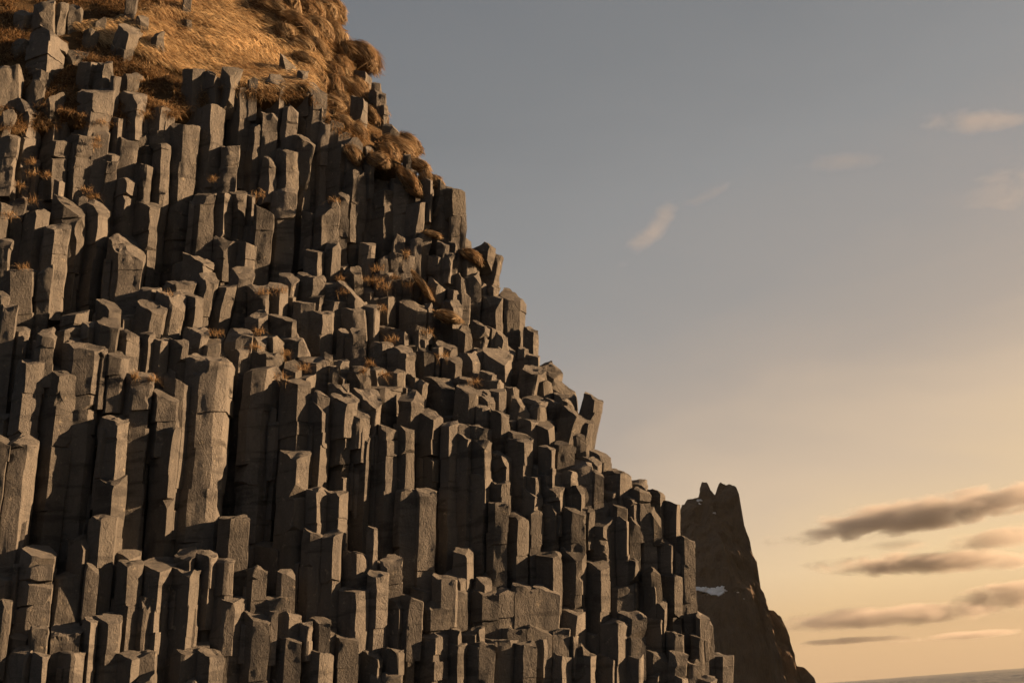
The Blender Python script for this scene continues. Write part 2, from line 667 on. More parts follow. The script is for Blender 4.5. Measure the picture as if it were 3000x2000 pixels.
SURVEY['toe blocks middle'] = (700, 1500, '''
70,125,243|468,540,920
590,665,777|35,155,1100|f=20
770,870,932|155,185,1080|f=20
220,295,466|768,780,960
645,740,837|968,990,1110|f=40
950,1080,1172|348,400,740|f=15
1178,1245,1268|95,150,520
1310,1370,1497|385,420,1100|f=40
1172,1270,1365|540,545,1290|f=60,dd=-.05
905,1060,1177|690,695,1280|f=50
1970,2100,2147|313,330,660
1890,2080,2102|460,560,720|f=60
1770,1860,2002|568,592,800
1495,1565,1682|738,765,1120|f=20
1685,1760,1922|798,812,1090
1900,1985,2092|700,720,1090|dd=.1
1615,1805,1912|1030,1050,1215|f=20
1615,1780,1902|1205,1210,1740|dd=.06
1890,2020,2042|1062,1075,1240
1915,2180,2242|1023,1050,1230|f=20
1508,1560,1617|1018,1060,1680
1360,1470,1507|1245,1270,1680
1365,1480,1497|790,800,1300|dd=.1
30,140,292|848,900,1740|s=1
270,300,347|908,915,1180
340,460,550|903,960,1180
290,430,572|1125,1140,1740|f=30
555,760,872|1085,1070,1255
570,740,857|1250,1258,1740|dd=.05
550,635,652|1020,1025,1140
860,925,1092|1128,1120,1740|s=1
1095,1290,1317|1258,1270,1600|f=70
1310,1460,1502|1238,1270,1600
1340,1380,1532|1480,1500,1740|k=b
1180,1290,1335|1505,1520,1740|k=b
1928,2020,2087|1178,1200,1740
2080,2220,2337|1183,1195,1560
2150,2200,2272|1468,1480,1740|k=b
''')
SURVEY['toe blocks west'] = (0, 1500, '''
170,310,497|250,290,1090|bx=-50,s=2
480,555,725,784|413,435,1040|bx=-25,k=b
775,800,905|460,540,1000
815,930,1040|33,50,960|bx=-50,f=15
600,780,850|250,190,520|dd=.1
-20,50,87|800,830,1300
20,240,292|1238,1235,1740|f=80
435,480,727|1038,1060,1320|f=80
400,680,727|1268,1290,1740
250,300,432|1048,1060,1320
270,400,412|1300,1310,1740
860,1010,1092|933,960,1360|bx=-15
988,1232,1277|798,805,1320|f=45
1185,1340,1477|738,770,1285|f=45,bx=-40,s=1
1250,1290,1427|1268,1272,1640|bx=-10
1070,1190,1287|438,455,800
1250,1485,1572|403,430,1560|bx=-60
1573,1755,1802|510,535,1300|f=20,bx=-15
1585,1755,1777|326,350,560
1760,1945,1980|362,405,820|f=20
1970,2080,2132|430,445,820
1940,2055,2160,2230|758,790,1740
1785,1930,2027|1238,1330,1740|f=30
1540,1700,1800|1500,1540,1740|k=b
1000,1210,1257|1285,1300,1680
1200,1330,1402|1395,1470,1740|k=b
1995,2120,2277|38,45,900
750,845,872|955,965,1740
1560,1680,1790|1235,1245,1740|dd=.1
''')
SURVEY['upper colonnade west'] = (0, 500, '''
460,600,735,757|190,270,1280|bx=-95
750,915,966|268,300,1400|bx=-110
395,500,592|488,515,1140|bx=-25
210,375,407|390,330,860
95,110,222|213,220,880
-30,20,66|288,300,660
-50,10,102|578,600,1120
60,135,323|893,930,1260
320,370,470|930,840,1450
965,980,1058|-90,-80,760
1033,1170,1222|88,75,620
945,1115,1320|540,600,1250|f=210,bx=-50
1203,1405,1432|285,262,1110|bx=-25,f=60
1220,1345,1367|-90,-80,340
1400,1500,1560|-345,-330,1060|bx=-50
1545,1700,1806|-490,-460,800|bx=-90
1740,1850,1967|128,180,960
1900,2070,2112|105,160,620|f=40
2098,2225,2247|98,180,640|f=20
1950,2060,2152|588,605,1020
2138,2270,2337|560,640,1010
1670,1880,1932|740,860,1010|f=20
1795,1910,1982|918,1030,1500|bx=-105,f=40
1928,2100,2168|928,1030,1490|bx=-115,f=30
2110,2230,2312|878,960,1480|bx=-120,f=60
1180,1370,1452|1163,1260,1540|f=70
1265,1390,1437|1068,1080,1230
1393,1570,1662|1128,1175,1500
1648,1790,1832|1118,1190,1500
1460,1600,1722|1008,1020,1180
890,1040,1107|1140,1250,1420|f=60
530,700,747|1220,1300,1420|f=30
450,600,747|1340,1390,1600|f=40
838,930,1062|1368,1420,1740|f=30
748,830,852|1388,1392,1640
330,400,502|1408,1540,1760|f=20
-40,20,62|1098,1170,1460
1060,1170,1262|1448,1480,1920
1270,1380,1402|1478,1490,1960
1365,1510,1527|1550,1568,1800
1520,1690,1702|1560,1568,1740
1620,1820,1847|1428,1470,1740|f=30
2050,2160,2302|1438,1480,1720|f=40
1850,1930,2030|1480,1530,1640|k=b
560,640,720|1500,1560,1800|dd=.15
''')
SURVEY['upper colonnade middle'] = (700, 500, '''
150,170,302|225,330,1040
295,365,516|60,90,1000|bx=-15,s=1
520,612,652|-300,-290,900|bx=-55
680,770,852|298,330,800
618,745,777|568,700,830
600,735,747|713,800,1000
835,850,922|255,268,700
918,940,1002|200,230,800
788,865,922|638,648,1000|dd=-.05
985,1080,1167|-50,0,820|s=1
1150,1200,1230|-100,-95,680
1213,1345,1432|110,150,820|s=1
1390,1420,1542|88,130,640
1538,1650,1692|238,260,620
1680,1710,1762|110,112,620
1110,1210,1254|618,630,1010|bx=-70
1000,1100,1147|898,890,1040|k=b
1415,1430,1532|573,580,800
1590,1610,1682|573,580,1040
1675,1690,1767|560,550,1000|bx=-45
1745,1880,1962|240,130,700|s=1
1950,1960,2027|190,310,680
1880,1990,2077|68,105,290|k=b,dd=-.2
1770,1830,1902|60,100,240|k=b
2030,2045,2077|378,390,560
1750,1840,1884|595,750,1100
1840,1870,2012|745,830,1120
2018,2110,2182|528,680,800
350,490,512|948,955,1110
510,690,777|930,985,1140|f=30
505,560,692|1078,1140,1440|f=60
640,750,762|1098,1120,1330
770,890,1002|1128,1150,1660|bx=-70
640,770,852|1288,1312,1680|f=20
75,255,277|1070,1100,1330|f=20
265,500,517|1298,1340,1540|f=20
70,200,267|1288,1300,1500
240,350,412|1448,1480,1600|k=b
410,560,642|1508,1530,1680|f=30
985,1080,1192|1250,1280,1540
1000,1050,1152|1458,1480,1700|f=30
1120,1250,1272|1228,1240,1500
920,1100,1182|1005,1180,1280|f=30
1270,1400,1437|1078,1130,1440|f=20
1235,1380,1407|928,940,1150
1370,1410,1502|738,750,1010
1500,1520,1612|758,780,1040
1285,1300,1367|778,790,960
1275,1560,1592|1388,1430,1620|f=40
1590,1690,1707|1438,1460,1650
1600,1620,1742|1398,1410,1500
''')
SURVEY['skyline shoulder'] = (1150, 500, '''
715,870,907|533,650,720|k=b
790,920,940|678,710,985|k=b
1000,1055,1185,1224|1053,1140,1660
830,960,1012|1060,1080,1520
1213,1310,1337|1432,1500,1700|f=20
860,910,952|990,1050,1260|k=b
660,720,807|898,930,1440
595,650,682|943,960,1200
510,590,607|1065,1070,1220
590,640,712|1068,1160,1500
480,570,632|1163,1200,1600|s=1
65,185,312|1123,1190,1420|k=b
200,430,472|1128,1140,1440
305,340,362|1218,1225,1420
490,570,582|628,640,760
415,480,502|608,640,800
460,540,552|738,770,850
510,600,622|733,745,900
700,820,862|1403,1420,1640
840,920,962|1413,1420,1680
955,1030,1077|1468,1490,1640|k=b
620,680,732|1433,1470,1620|k=b
300,400,455|960,980,1060|k=b
''')
SURVEY['rocky slope'] = (0, 0, '''
95,285,355|780,980,1480
5,30,210|528,600,925|k=b
230,470,536|218,300,690
310,400,507|8,30,250|k=b
500,540,577|-30,-10,230|k=b
510,700,787|348,370,530|k=b
690,850,902|463,520,760|f=30
700,865,1012|703,750,1110|f=60
890,990,1062|578,600,800|k=b
1008,1050,1082|688,700,940
1060,1180,1267|558,640,760|k=b,f=50
1070,1280,1312|788,830,1070|f=30
1310,1480,1577|818,1000,1140|f=20
1180,1350,1407|1058,1150,1290|k=b,f=40
1060,1110,1242|1228,1250,1560
620,740,852|1063,1190,1740|f=20
350,530,620|1203,1240,1620
840,1040,1077|1308,1330,1740
-20,40,162|1193,1220,1620
1775,1950,2047|778,940,1660|f=20
2085,2220,2297|693,700,1540
1670,1785,1872|568,540,840
1865,1990,2032|618,700,860|f=30
2000,2130,2162|603,640,900|k=b
980,1150,1197|120,260,440|k=b
630,650,752|-10,40,190|k=b
1150,1160,1242|-40,-30,120
1690,1700,1757|-40,-30,100
1660,1730,1757|138,150,220|k=b
2020,2080,2192|1228,1300,1600|s=1
200,280,380|690,720,880|k=b
400,500,590|740,830,960|k=b
-20,30,70|960,1020,1200|k=b
150,230,300|60,90,220|k=b
60,150,215|300,330,470|k=b
740,800,860|240,260,340|k=b
1090,1160,1210|380,410,500|k=b
1400,1450,1500|300,320,390|k=b
840,900,960|130,150,240|k=b
1250,1300,1360|130,150,230|k=b
330,400,440|560,600,720|k=b
''')
SURVEY['grass edge'] = (700, 0, '''
55,150,203|1108,1120,1680
195,215,352|928,1000,1560|s=1
235,390,447|648,700,1240
415,460,537|930,960,1220
95,110,167|688,690,960
460,540,652|1198,1280,1540|k=b
310,430,522|1308,1370,1640|k=b
210,300,342|1438,1450,1680
380,510,557|518,580,660|k=b
540,600,622|638,650,730|k=b
1030,1135,1167|863,900,1230
1010,1140,1207|598,640,780|k=b
1140,1260,1312|688,720,850|k=b
1190,1260,1347|788,800,1040
1320,1380,1457|1078,1150,1360
1300,1335,1352|938,945,1090
1515,1540,1572|1378,1390,1640
1150,1170,1232|1298,1370,1960
985,1050,1102|1468,1540,2060
500,650,697|718,830,1300|f=20
640,700,803|760,800,1880|bx=-75
815,945,986|1158,1310,1820|bx=-10,f=20
740,770,817|1118,1130,1800
1230,1360,1490|1400,1420,1600|k=b
''')
# ---------------------------------------------------------------- materials
def new_mat(name):
    m = bpy.data.materials.new(name)
    m.use_nodes = True
    t = m.node_tree
    b = t.nodes['Principled BSDF']
    return m, t, b


def tex_noise(t, vec, scale, detail=4, rough=.55, dist=0.0):
    n = N(t, 'ShaderNodeTexNoise', i_Scale=scale, i_Detail=detail, i_Roughness=rough, i_Distortion=dist)
    t.links.new(vec, n.inputs['Vector'])
    return n.outputs['Fac']


def scaled(t, vec, s):
    m = N(t, 'ShaderNodeMapping')
    m.inputs['Scale'].default_value = s
    t.links.new(vec, m.inputs['Vector'])
    return m.outputs[0]


def basalt(name, dark, light, warm):
    m, t, b = new_mat(name)
    geo = N(t, 'ShaderNodeNewGeometry').outputs['Position']
    oi = N(t, 'ShaderNodeObjectInfo').outputs['Random']
    big = tex_noise(t, geo, 0.9, 5, .6)
    streak = tex_noise(t, scaled(t, geo, (7, 7, 2.4)), 1.0, 5, .65, .4)
    speck = tex_noise(t, geo, 34, 3, .6)
    base = mix_(t, big, dark, light)
    base = mix_(t, math_(t, 'MULTIPLY', ramp(t, streak, [(.35, (0, 0, 0)), (.7, (1, 1, 1))]), .42), base, warm)
    blot = tex_noise(t, scaled(t, geo, (2.2, 2.2, 1.2)), 1.0, 6, .7, .6)
    base = mix_(t, ramp(t, blot, [(.55, (0, 0, 0)), (.72, (.7, .7, .7))]), base, (dark[0] * .55, dark[1] * .55, dark[2] * .6))
    band = tex_noise(t, scaled(t, geo, (.9, .9, 4.5)), 1.0, 4, .6, .3)
    base = mix_(t, ramp(t, band, [(.54, (0, 0, 0)), (.64, (.62, .62, .62))]), base, (dark[0] * .5, dark[1] * .48, dark[2] * .48))
    lich = tex_noise(t, geo, 6.5, 6, .75)
    base = mix_(t, ramp(t, lich, [(.60, (0, 0, 0)), (.72, (.5, .5, .5))]), base, (.34, .29, .21))
    var = math_(t, 'ADD', math_(t, 'MULTIPLY', oi, .5), .75)
    hsv = N(t, 'ShaderNodeHueSaturation')
    t.links.new(base, hsv.inputs['Color'])
    t.links.new(var, hsv.inputs['Value'])
    sp = math_(t, 'ADD', math_(t, 'MULTIPLY', speck, .5), .75)
    base = mix_(t, 1.0, hsv.outputs[0], sp, 'MULTIPLY')
    t.links.new(base, b.inputs['Base Color'])
    b.inputs['Roughness'].default_value = .82
    b.inputs['Specular IOR Level'].default_value = .3
    # grain, fibrous relief and hairline cracks
    g1 = tex_noise(t, scaled(t, geo, (23, 23, 15)), 1.0, 6, .7, .5)
    g2 = tex_noise(t, geo, 70, 3, .6)
    vor = N(t, 'ShaderNodeTexVoronoi', feature='DISTANCE_TO_EDGE', i_Scale=1.0)
    t.links.new(scaled(t, geo, (2.6, 2.6, 1.3)), vor.inputs['Vector'])
    crack = math_(t, 'MULTIPLY', ramp(t, vor.outputs[0], [(0, (0, 0, 0)), (.022, (1, 1, 1))]), 1.0)
    h = math_(t, 'ADD', math_(t, 'MULTIPLY', g1, .045), math_(t, 'MULTIPLY', g2, .015))
    h = math_(t, 'ADD', h, math_(t, 'MULTIPLY', crack, .006))
    bump = N(t, 'ShaderNodeBump', i_Strength=.9, i_Distance=1.0)
    t.links.new(h, bump.inputs['Height'])
    t.links.new(bump.outputs[0], b.inputs['Normal'])
    return m


M_BASALT = basalt('basalt', (.045, .0435, .042), (.100, .091, .082), (.12, .106, .089))
M_BOULDER = basalt('weathered basalt', (.045, .0435, .041), (.098, .089, .078), (.13, .112, .09))


def grass_mat(name, transl=.35):
    m, t, b = new_mat(name)
    a = N(t, 'ShaderNodeAttribute', attribute_name='tint')
    t.links.new(a.outputs['Color'], b.inputs['Base Color'])
    b.inputs['Roughness'].default_value = .65
    b.inputs['Specular IOR Level'].default_value = .25
    tr = N(t, 'ShaderNodeBsdfTranslucent')
    t.links.new(a.outputs['Color'], tr.inputs['Color'])
    mx = N(t, 'ShaderNodeMixShader', p0=transl)
    t.links.new(b.outputs[0], mx.inputs[1])
    t.links.new(tr.outputs[0], mx.inputs[2])
    t.links.new(mx.outputs[0], t.nodes['Material Output'].inputs['Surface'])
    return m


M_GRASS = grass_mat('dry grass')


def soil(name, c1, c2, scale=3.0, bump=.05):
    m, t, b = new_mat(name)
    geo = N(t, 'ShaderNodeNewGeometry').outputs['Position']
    n = tex_noise(t, geo, scale, 7, .7, .3)
    t.links.new(mix_(t, ramp(t, n, [(.3, (0, 0, 0)), (.7, (1, 1, 1))]), c1, c2), b.inputs['Base Color'])
    b.inputs['Roughness'].default_value = .95
    b.inputs['Specular IOR Level'].default_value = .1
    bp = N(t, 'ShaderNodeBump', i_Strength=.8, i_Distance=bump)
    t.links.new(tex_noise(t, geo, scale * 4, 6, .7), bp.inputs['Height'])
    t.links.new(bp.outputs[0], b.inputs['Normal'])
    return m


M_TURF = soil('turf', (.03, .020, .011), (.09, .058, .028), 5)
M_CORE = soil('tussock heart', (.028, .016, .008), (.055, .032, .014), 9)
M_ROCKMASS = soil('rock mass', (.035, .030, .027), (.075, .064, .054), 2)
M_SAND = soil('black sand', (.025, .024, .024), (.055, .052, .05), 1.5)
# ---------------------------------------------------------------- surveyed columns, stubs and boulders
ROCKS = []
LEAN_X, LEAN_Y = [0, 300, 600, 850, 1080, 1400, 1800, 2200], [.115, .10, .082, .062, .042, .022, .0, -.01]
COVER = np.zeros((520, 560), np.int32)      # 4 px cells: which part of the face is already built
DEEP = np.zeros((520, 560))
idx = 0
for zone, (ox, oy, text) in SURVEY.items():
    for line in text.strip().split('\n'):
        a = line.split('|')
        xs = [ox + float(v) / 3.136 for v in a[0].split(',')]
        yl, yr, yb = [oy + float(v) / 3.136 for v in a[1].split(',')]
        o = {}
        if len(a) > 2 and a[2]:
            for kv in a[2].split(','):
                k, v = kv.split('=')
                o[k] = v if k == 'k' else float(v) / 3.136 if k in ('f', 'bx') else float(v)
        xm = (xs[0] + xs[-1]) / 2        # the columns fan out slightly towards the top
        fan = -float(np.interp(xm, LEAN_X, LEAN_Y)) * (yb - (yl + yr) / 2)
        o['bx'] = min(o['bx'], fan) if o.get('bx', 0) < 0 else o['bx'] if 'bx' in o else fan
        idx += 1
        rng = np.random.default_rng(1000 + idx)
        V, q, foot, (w, h) = column_mesh(xs, yl, yr, yb, o, rng)
        boulder = o.get('k') == 'b'
        name = 'boulder' if boulder else 'basalt_column' if h > 1.55 * w else 'basalt_block'
        me = quad_mesh(name, V - foot, q, M_BOULDER if boulder else M_BASALT, sharp=24)
        ob = link(name, me, loc=foot, kind='thing')
        sl = (yl + yr) / 2 - .25 * xm
        wob = .16 if boulder else .10 if (540 < sl < 880 and name == 'basalt_block') else 0
        if wob:                          # loose stones lie at all angles
            ob.rotation_euler = rng.uniform(-wob, wob, 3)
        i0, i1 = int((xs[0] + 60) / 4), int((xs[-1] + 60) / 4) + 1
        for ii in range(max(0, i0), min(560, i1)):
            u = (ii * 4 - 60 - xs[0]) / (xs[-1] - xs[0])
            j0, j1 = int((yl + (yr - yl) * min(1, max(0, u))) / 4), int((yb + 14) / 4)
            for jj in range(max(0, j0), min(520, j1)):
                k2 = min(559, max(0, int(ii + o['bx'] / 4 * (jj - j0) / max(1, j1 - j0))))
                COVER[jj, k2] += 1
                DEEP[jj, k2] = max(DEEP[jj, k2], foot[1] - .35 * w)
        ROCKS.append(dict(ob=ob, name=name, zone=zone, x=(xs[0] + xs[-1]) / 2, y=(yl + yr) / 2, yb=yb, w=w, h=h, xs=xs, yl=yl, yr=yr, o=o))


# ---------------------------------------------------------------- the rock mass behind the columns
def cliff_body():
    nu, nv = 60, 90
    ys = np.linspace(-330, 2120, nv)
    V = []
    for y in ys:
        xr = skyline_x(y) - 66
        for x in np.linspace(-220, xr, nu - 4):
            i, j = int((x + 60) / 4), int(y / 4)
            loc = DEEP[max(0, j - 14):max(1, j + 15), max(0, i - 14):max(1, i + 15)]
            d = float(cliff_depth(x, y)) + 0.95
            if loc.size:
                d = max(d, float(loc.max()) + 0.55)
            V.append(place(x, y, d))
        e = V[-1]
        for k in range(4):       # the flank turns away from the viewer
            V.append(e + (e - np.array(EYE)) * (.03 * (k + 1) ** 1.5) + np.array([-.85 * (k + 1) + .4, 0, 0]))
    V = np.array(V)
    V += 0.16 * np.stack([vnoise(V * 1.3), vnoise(V * 1.3 + 31), vnoise(V * 1.3 + 77)], -1)
    link('cliff', quad_mesh('cliff', V, grid_quads(nu, nv), M_BASALT), kind='structure')


cliff_body()

# ---------------------------------------------------------------- smaller columns that fill the gaps: nobody would count them
def gap_columns():
    rng = np.random.default_rng(5)
    VV, QQ, base = [], [], 0
    cells = [(j, i) for j in range(0, 518) for i in range(0, 555)]
    rng.shuffle(cells)
    for j, i in cells:
        if COVER[j, i]:
            continue
        x, y = i * 4 - 60, j * 4
        if x > skyline_x(y) - 46 or y < np.interp(x, E_X, E_Y) + 16:
            continue
        l = i
        while l > max(0, i - 9) and not COVER[j, l]:
            l -= 1
        r = i
        while r < min(559, i + 9) and not COVER[j, r]:
            r += 1
        up = j
        while up > max(0, j - 30) and not COVER[up, i]:
            up -= 1
        x0, x1 = l * 4 - 60 - 8, r * 4 - 60 + 8
        x1 = min(x1, skyline_x(y) - 34)
        w = x1 - x0
        if w < 16:
            COVER[j, i] = 1
            continue
        yy = max(up * 4 - 6 if j - up < 30 else y - 30 - rng.uniform(0, 60), y - 70) + rng.uniform(0, 8)
        yy = max(yy, np.interp(x, E_X, E_Y) + 6)
        foot = y + rng.uniform(60, 150)
        jj0, jj1 = max(0, j - 16), min(519, j + 16)
        near = DEEP[jj0:jj1, max(0, l - 6):min(559, r + 6)]
        near = near[near > 0]
        here = float(cliff_depth((x0 + x1) / 2, yy))
        deep = (float(np.median(near)) if len(near) else here) + rng.uniform(.08, .3)
        e = x0 + w * rng.choice([.3, .6, .75, .85])
        o = {'dd': deep - here, 'f': rng.uniform(2, 18), 'ext': 0.25,
             'bx': -float(np.interp(x, LEAN_X, LEAN_Y)) * (foot - yy)}
        V, q, _a, _b = column_mesh([x0, e, x1], yy, yy + rng.uniform(-4, 10), foot, o, rng, True)
        VV.append(V)
        QQ.append(q + base)
        base += len(V)
        COVER[max(0, int(yy / 4)):int(foot / 4), l:r + 1] += 1
    for y in np.arange(-60, 2060, 46):       # the flank beyond the skyline goes on as columns
        for k in range(1, 6):
            w = rng.uniform(50, 80)
            yy = y + rng.uniform(-15, 15)
            x1 = skyline_x(yy) - 46 - 6 * k
            if yy < np.interp(x1, E_X, E_Y) + 60:
                continue
            o = {'dd': .55 * k + rng.uniform(0, .3), 'f': rng.uniform(2, 18), 'ext': .25, 'bx': 0}
            V, q, _a, _b = column_mesh([x1 - w, x1 - w * .4, x1], yy + 14, yy + 26, yy + 190, o, rng, True)
            VV.append(V)
            QQ.append(q + base)
            base += len(V)
    me = quad_mesh('gap_columns', np.concatenate(VV), np.concatenate(QQ), M_BASALT, sharp=24)
    link('small_columns', me, kind='stuff', label='small dark basalt columns and rubble filling the gaps of the cliff', category='rock')


gap_columns()


# ---------------------------------------------------------------- grass
def blades(roots, normals, dirs, lengths, widths, lift, tints, rng, segs=3):
    """bent tapering blades; returns verts, quads, tints per vertex"""
    n = len(roots)
    side = np.cross(dirs, normals) + rng.normal(0, .35, (n, 3))
    side /= np.linalg.norm(side, axis=1)[:, None]
    V = np.zeros((n, (segs + 1) * 2, 3))
    for k in range(segs + 1):
        t = k / segs
        c = roots + normals * (lift * lengths * (t - 0.75 * t * t) * 2.0)[:, None] + dirs * (lengths * t)[:, None] + np.array([0, 0, -1]) * (lengths * 0.30 * t * t)[:, None]
        hw = (widths * (1 - 0.85 * t))[:, None] * 0.5
        V[:, 2 * k] = c - side * hw
        V[:, 2 * k + 1] = c + side * hw
    q = np.array([[2 * k, 2 * k + 1, 2 * k + 3, 2 * k + 2] for k in range(segs)])
    Q = (np.arange(n) * (segs + 1) * 2)[:, None, None] + q
    T = np.repeat(tints, (segs + 1) * 2, axis=0)
    return V.reshape(-1, 3), Q.reshape(-1, 4), T


def tinted(name, V, Q, T, mat):
    me = quad_mesh(name, V, Q, mat)
    ca = me.color_attributes.new('tint', 'FLOAT_COLOR', 'POINT')
    ca.data.foreach_set('color', np.column_stack([T, np.ones(len(T))]).astype(np.float32).ravel())
    return me


TAN = np.array([.82, .63, .37])
RUST = np.array([.27, .15, .062])
BROWN = np.array([.13, .07, .028])


def grass_tints(n, rng, mixw):
    a = rng.random((n, 1))
    m = np.clip(mixw + rng.normal(0, .18, n), 0, 1)[:, None]
    c = RUST * (1 - m) + TAN * m
    c = c * (0.55 + 0.65 * a)
    d = (rng.random(n) < 0.15)[:, None]
    return np.where(d, BROWN * (0.7 + .6 * a), c)


def in_poly(x, y, poly):
    ins = np.zeros(len(x), bool)
    px, py = zip(*poly)
    j = len(poly) - 1
    for i in range(len(poly)):
        c = ((py[i] > y) != (py[j] > y)) & (x < (px[j] - px[i]) * (y - py[i]) / (py[j] - py[i] + 1e-9) + px[i])
        ins ^= c
        j = i
    return ins


HX = np.linspace(-260, 1190, 130)
HY = np.linspace(-330, 560, 90)


def hill_point(x, y):
    d = cliff_depth(x, y) + 0.22
    p = np.stack([place(a, b, c) for a, b, c in zip(x, y, d)])
    q = np.stack([p[:, 0] * .55 + p[:, 2] * 1.5, p[:, 0] * .35 - p[:, 2] * .3, p[:, 1] * .3], -1)
    bump = 0.20 * vnoise(q * 1.6) + 0.09 * vnoise(q * 4.2 + 7) + 0.05 * vnoise(p * 3.1)
    p[:, 1] += bump * 1.0
    p[:, 2] += bump * 0.6
    return p


def hillside():
    gx, gy = np.meshgrid(HX, HY)
    x, y = gx.ravel(), gy.ravel()
    lim = skyline_x(y) - 55
    x2 = np.where(x > lim, lim + (x - lim) * 0.0, x)
    edge = np.interp(x2, E_X, E_Y) + 45
    P = hill_point(x2, np.minimum(y, edge))
    over = np.maximum(0, (x - lim)) / 300.0
    P += (P - np.array(EYE)) * (over * .4)[:, None]
    P[:, 0] -= over * 4.5
    P[:, 2] -= np.maximum(0, y - edge) * 0.004
    P[:, 1] += np.maximum(0, y - edge) * 0.006
    link('hill', quad_mesh('hill', P, grid_quads(len(HX), len(HY)), M_TURF), kind='structure')


hillside()

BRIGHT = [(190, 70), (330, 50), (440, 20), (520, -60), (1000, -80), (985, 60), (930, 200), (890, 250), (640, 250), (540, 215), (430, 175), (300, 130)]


def meadow():
    rng = np.random.default_rng(11)
    n = 105000
    x = rng.uniform(-120, 1120, n)
    y = rng.uniform(-120, 420, n)
    keep = (y < np.interp(x, E_X, E_Y) + 44) & (x < skyline_x(y) - 56)
    x, y = x[keep], y[keep]
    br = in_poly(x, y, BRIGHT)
    P = hill_point(x, y)
    nz = vnoise(P * 2.2)
    keep = br | (nz > -.25)
    x, y, P, br, nz = x[keep], y[keep], P[keep], br[keep], nz[keep]
    n = len(x)
    nor = np.tile(np.array([0.05, -0.62, 0.78]), (n, 1)) + rng.normal(0, .12, (n, 3))
    nor /= np.linalg.norm(nor, axis=1)[:, None]
    swirl = vnoise(P * .9 + 9) * .5
    d = np.tile(np.array([0.70, -0.55, -0.48]), (n, 1))
    d[:, 0] += swirl
    d += rng.normal(0, 1, (n, 3)) * np.where(br, .16, .55)[:, None]
    d /= np.linalg.norm(d, axis=1)[:, None]
    L = np.where(br, rng.uniform(.22, .5, n), rng.uniform(.08, .24, n))
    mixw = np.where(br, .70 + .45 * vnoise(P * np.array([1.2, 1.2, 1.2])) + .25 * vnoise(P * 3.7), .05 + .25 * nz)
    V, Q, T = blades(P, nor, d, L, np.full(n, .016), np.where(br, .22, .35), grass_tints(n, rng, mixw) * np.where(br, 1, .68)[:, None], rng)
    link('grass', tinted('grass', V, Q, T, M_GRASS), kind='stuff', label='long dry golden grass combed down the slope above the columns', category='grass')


meadow()


def tussock(px, py, rx, ry, k, rng, dd=0.0):
    """a hanging cushion of dead grass: a heart of roots and a thatch combed down over it"""
    rx, ry = rx * 1.22, ry * 1.18
    D = float(cliff_depth(px, py)) + dd
    c = place(px, py, D)
    m = D / FPX
    ax = np.array([max(rx, ry) * m * 1.12, max(rx, ry) * m * 0.9, min(rx, ry) * m * .92])
    fi = R(rng.uniform(18, 58))
    TURN = np.array([[math.cos(fi), 0, math.sin(fi)], [0, 1, 0], [-math.sin(fi), 0, math.cos(fi)]])     # the long axis dips to the right
    lobes = lambda u: 1 + .20 * vnoise(u * 1.7 + k * 3.7) + .05 * vnoise(u * 4.1 + k)
    th = np.linspace(0, 2 * math.pi, 24, endpoint=False)
    ph = np.linspace(0.02, math.pi - .02, 16)
    U = np.array([[math.sin(p) * math.cos(t), math.sin(p) * math.sin(t), math.cos(p)] for p in ph for t in th])
    V = U * ax * (lobes(U) * np.where(U[:, 2] < -.2, .66, .79))[:, None]
    V = V @ TURN.T
    root = bpy.data.objects.new('grass_tussock', None)
    root.location = c
    COL.objects.link(root)
    link('root_ball', quad_mesh('root_ball', V, grid_quads(24, 16, True), M_CORE), parent=root)
    n = int(np.clip(1900 * (rx * ry) / 1000.0, 500, 3200))
    u = rng.normal(0, 1, (n, 3))
    u[:, 1] -= .35
    u[:, 2] += .25
    u /= np.linalg.norm(u, axis=1)[:, None]
    clump = np.stack([vnoise(u * 3 + k), vnoise(u * 3 + k + 50), 0 * u[:, 0]], -1)
    flow = np.array([.95, -.45, -.45]) + clump * .8 + rng.normal(0, .13, (n, 3))
    L = rng.uniform(.45, 1.15, n)
    segs = 4
    pts = []
    rise = 1.0 + .02 * rng.random(n)
    cur = u.copy()
    fray = np.where(rng.random(n) < .45, .46, .14) * rng.random(n)
    for s in range(segs + 1):
        if s:
            tang = flow - (flow * cur).sum(1)[:, None] * cur
            tang /= np.maximum(np.linalg.norm(tang, axis=1), .2)[:, None]
            cur = cur + tang * (L / segs)[:, None]
            r = np.linalg.norm(cur, axis=1)
            low = (cur[:, 0] > .45) & (cur[:, 2] < .35)
            cur = np.where(low[:, None], cur, cur / r[:, None])
            rise = rise + .015 + fray / segs
        pts.append(cur * ax * (rise * lobes(u))[:, None])
    C = np.stack(pts, 1) @ TURN.T
    hang = np.linspace(0, 1, segs + 1)[None, :] ** 2 * (np.maximum(0, u[:, 0] + .2) * rng.uniform(.05, .5, n))[:, None]
    C[:, :, 2] -= hang * ax[2]
    axis = C[:, -1] - C[:, 0]
    side = np.cross(axis, (u * ax) @ TURN.T)
    side /= np.maximum(np.linalg.norm(side, axis=1), 1e-6)[:, None]
    hw = np.linspace(.011, .0025, segs + 1)[None, :, None]
    VV = np.stack([C - side[:, None] * hw, C + side[:, None] * hw], 2).reshape(n, -1, 3)
    q = np.array([[2 * s, 2 * s + 1, 2 * s + 3, 2 * s + 2] for s in range(segs)])
    Q = ((np.arange(n) * (segs + 1) * 2)[:, None, None] + q).reshape(-1, 4)
    tone = np.full(n, rng.uniform(.0, .35)) + .35 * vnoise(u * 3.5 + k)
    T = np.repeat(grass_tints(n, rng, tone) * np.array([.62, .66, .74]), (segs + 1) * 2, axis=0)
    link('thatch', tinted('thatch', VV.reshape(-1, 3), Q, T, M_GRASS), parent=root)
    return root


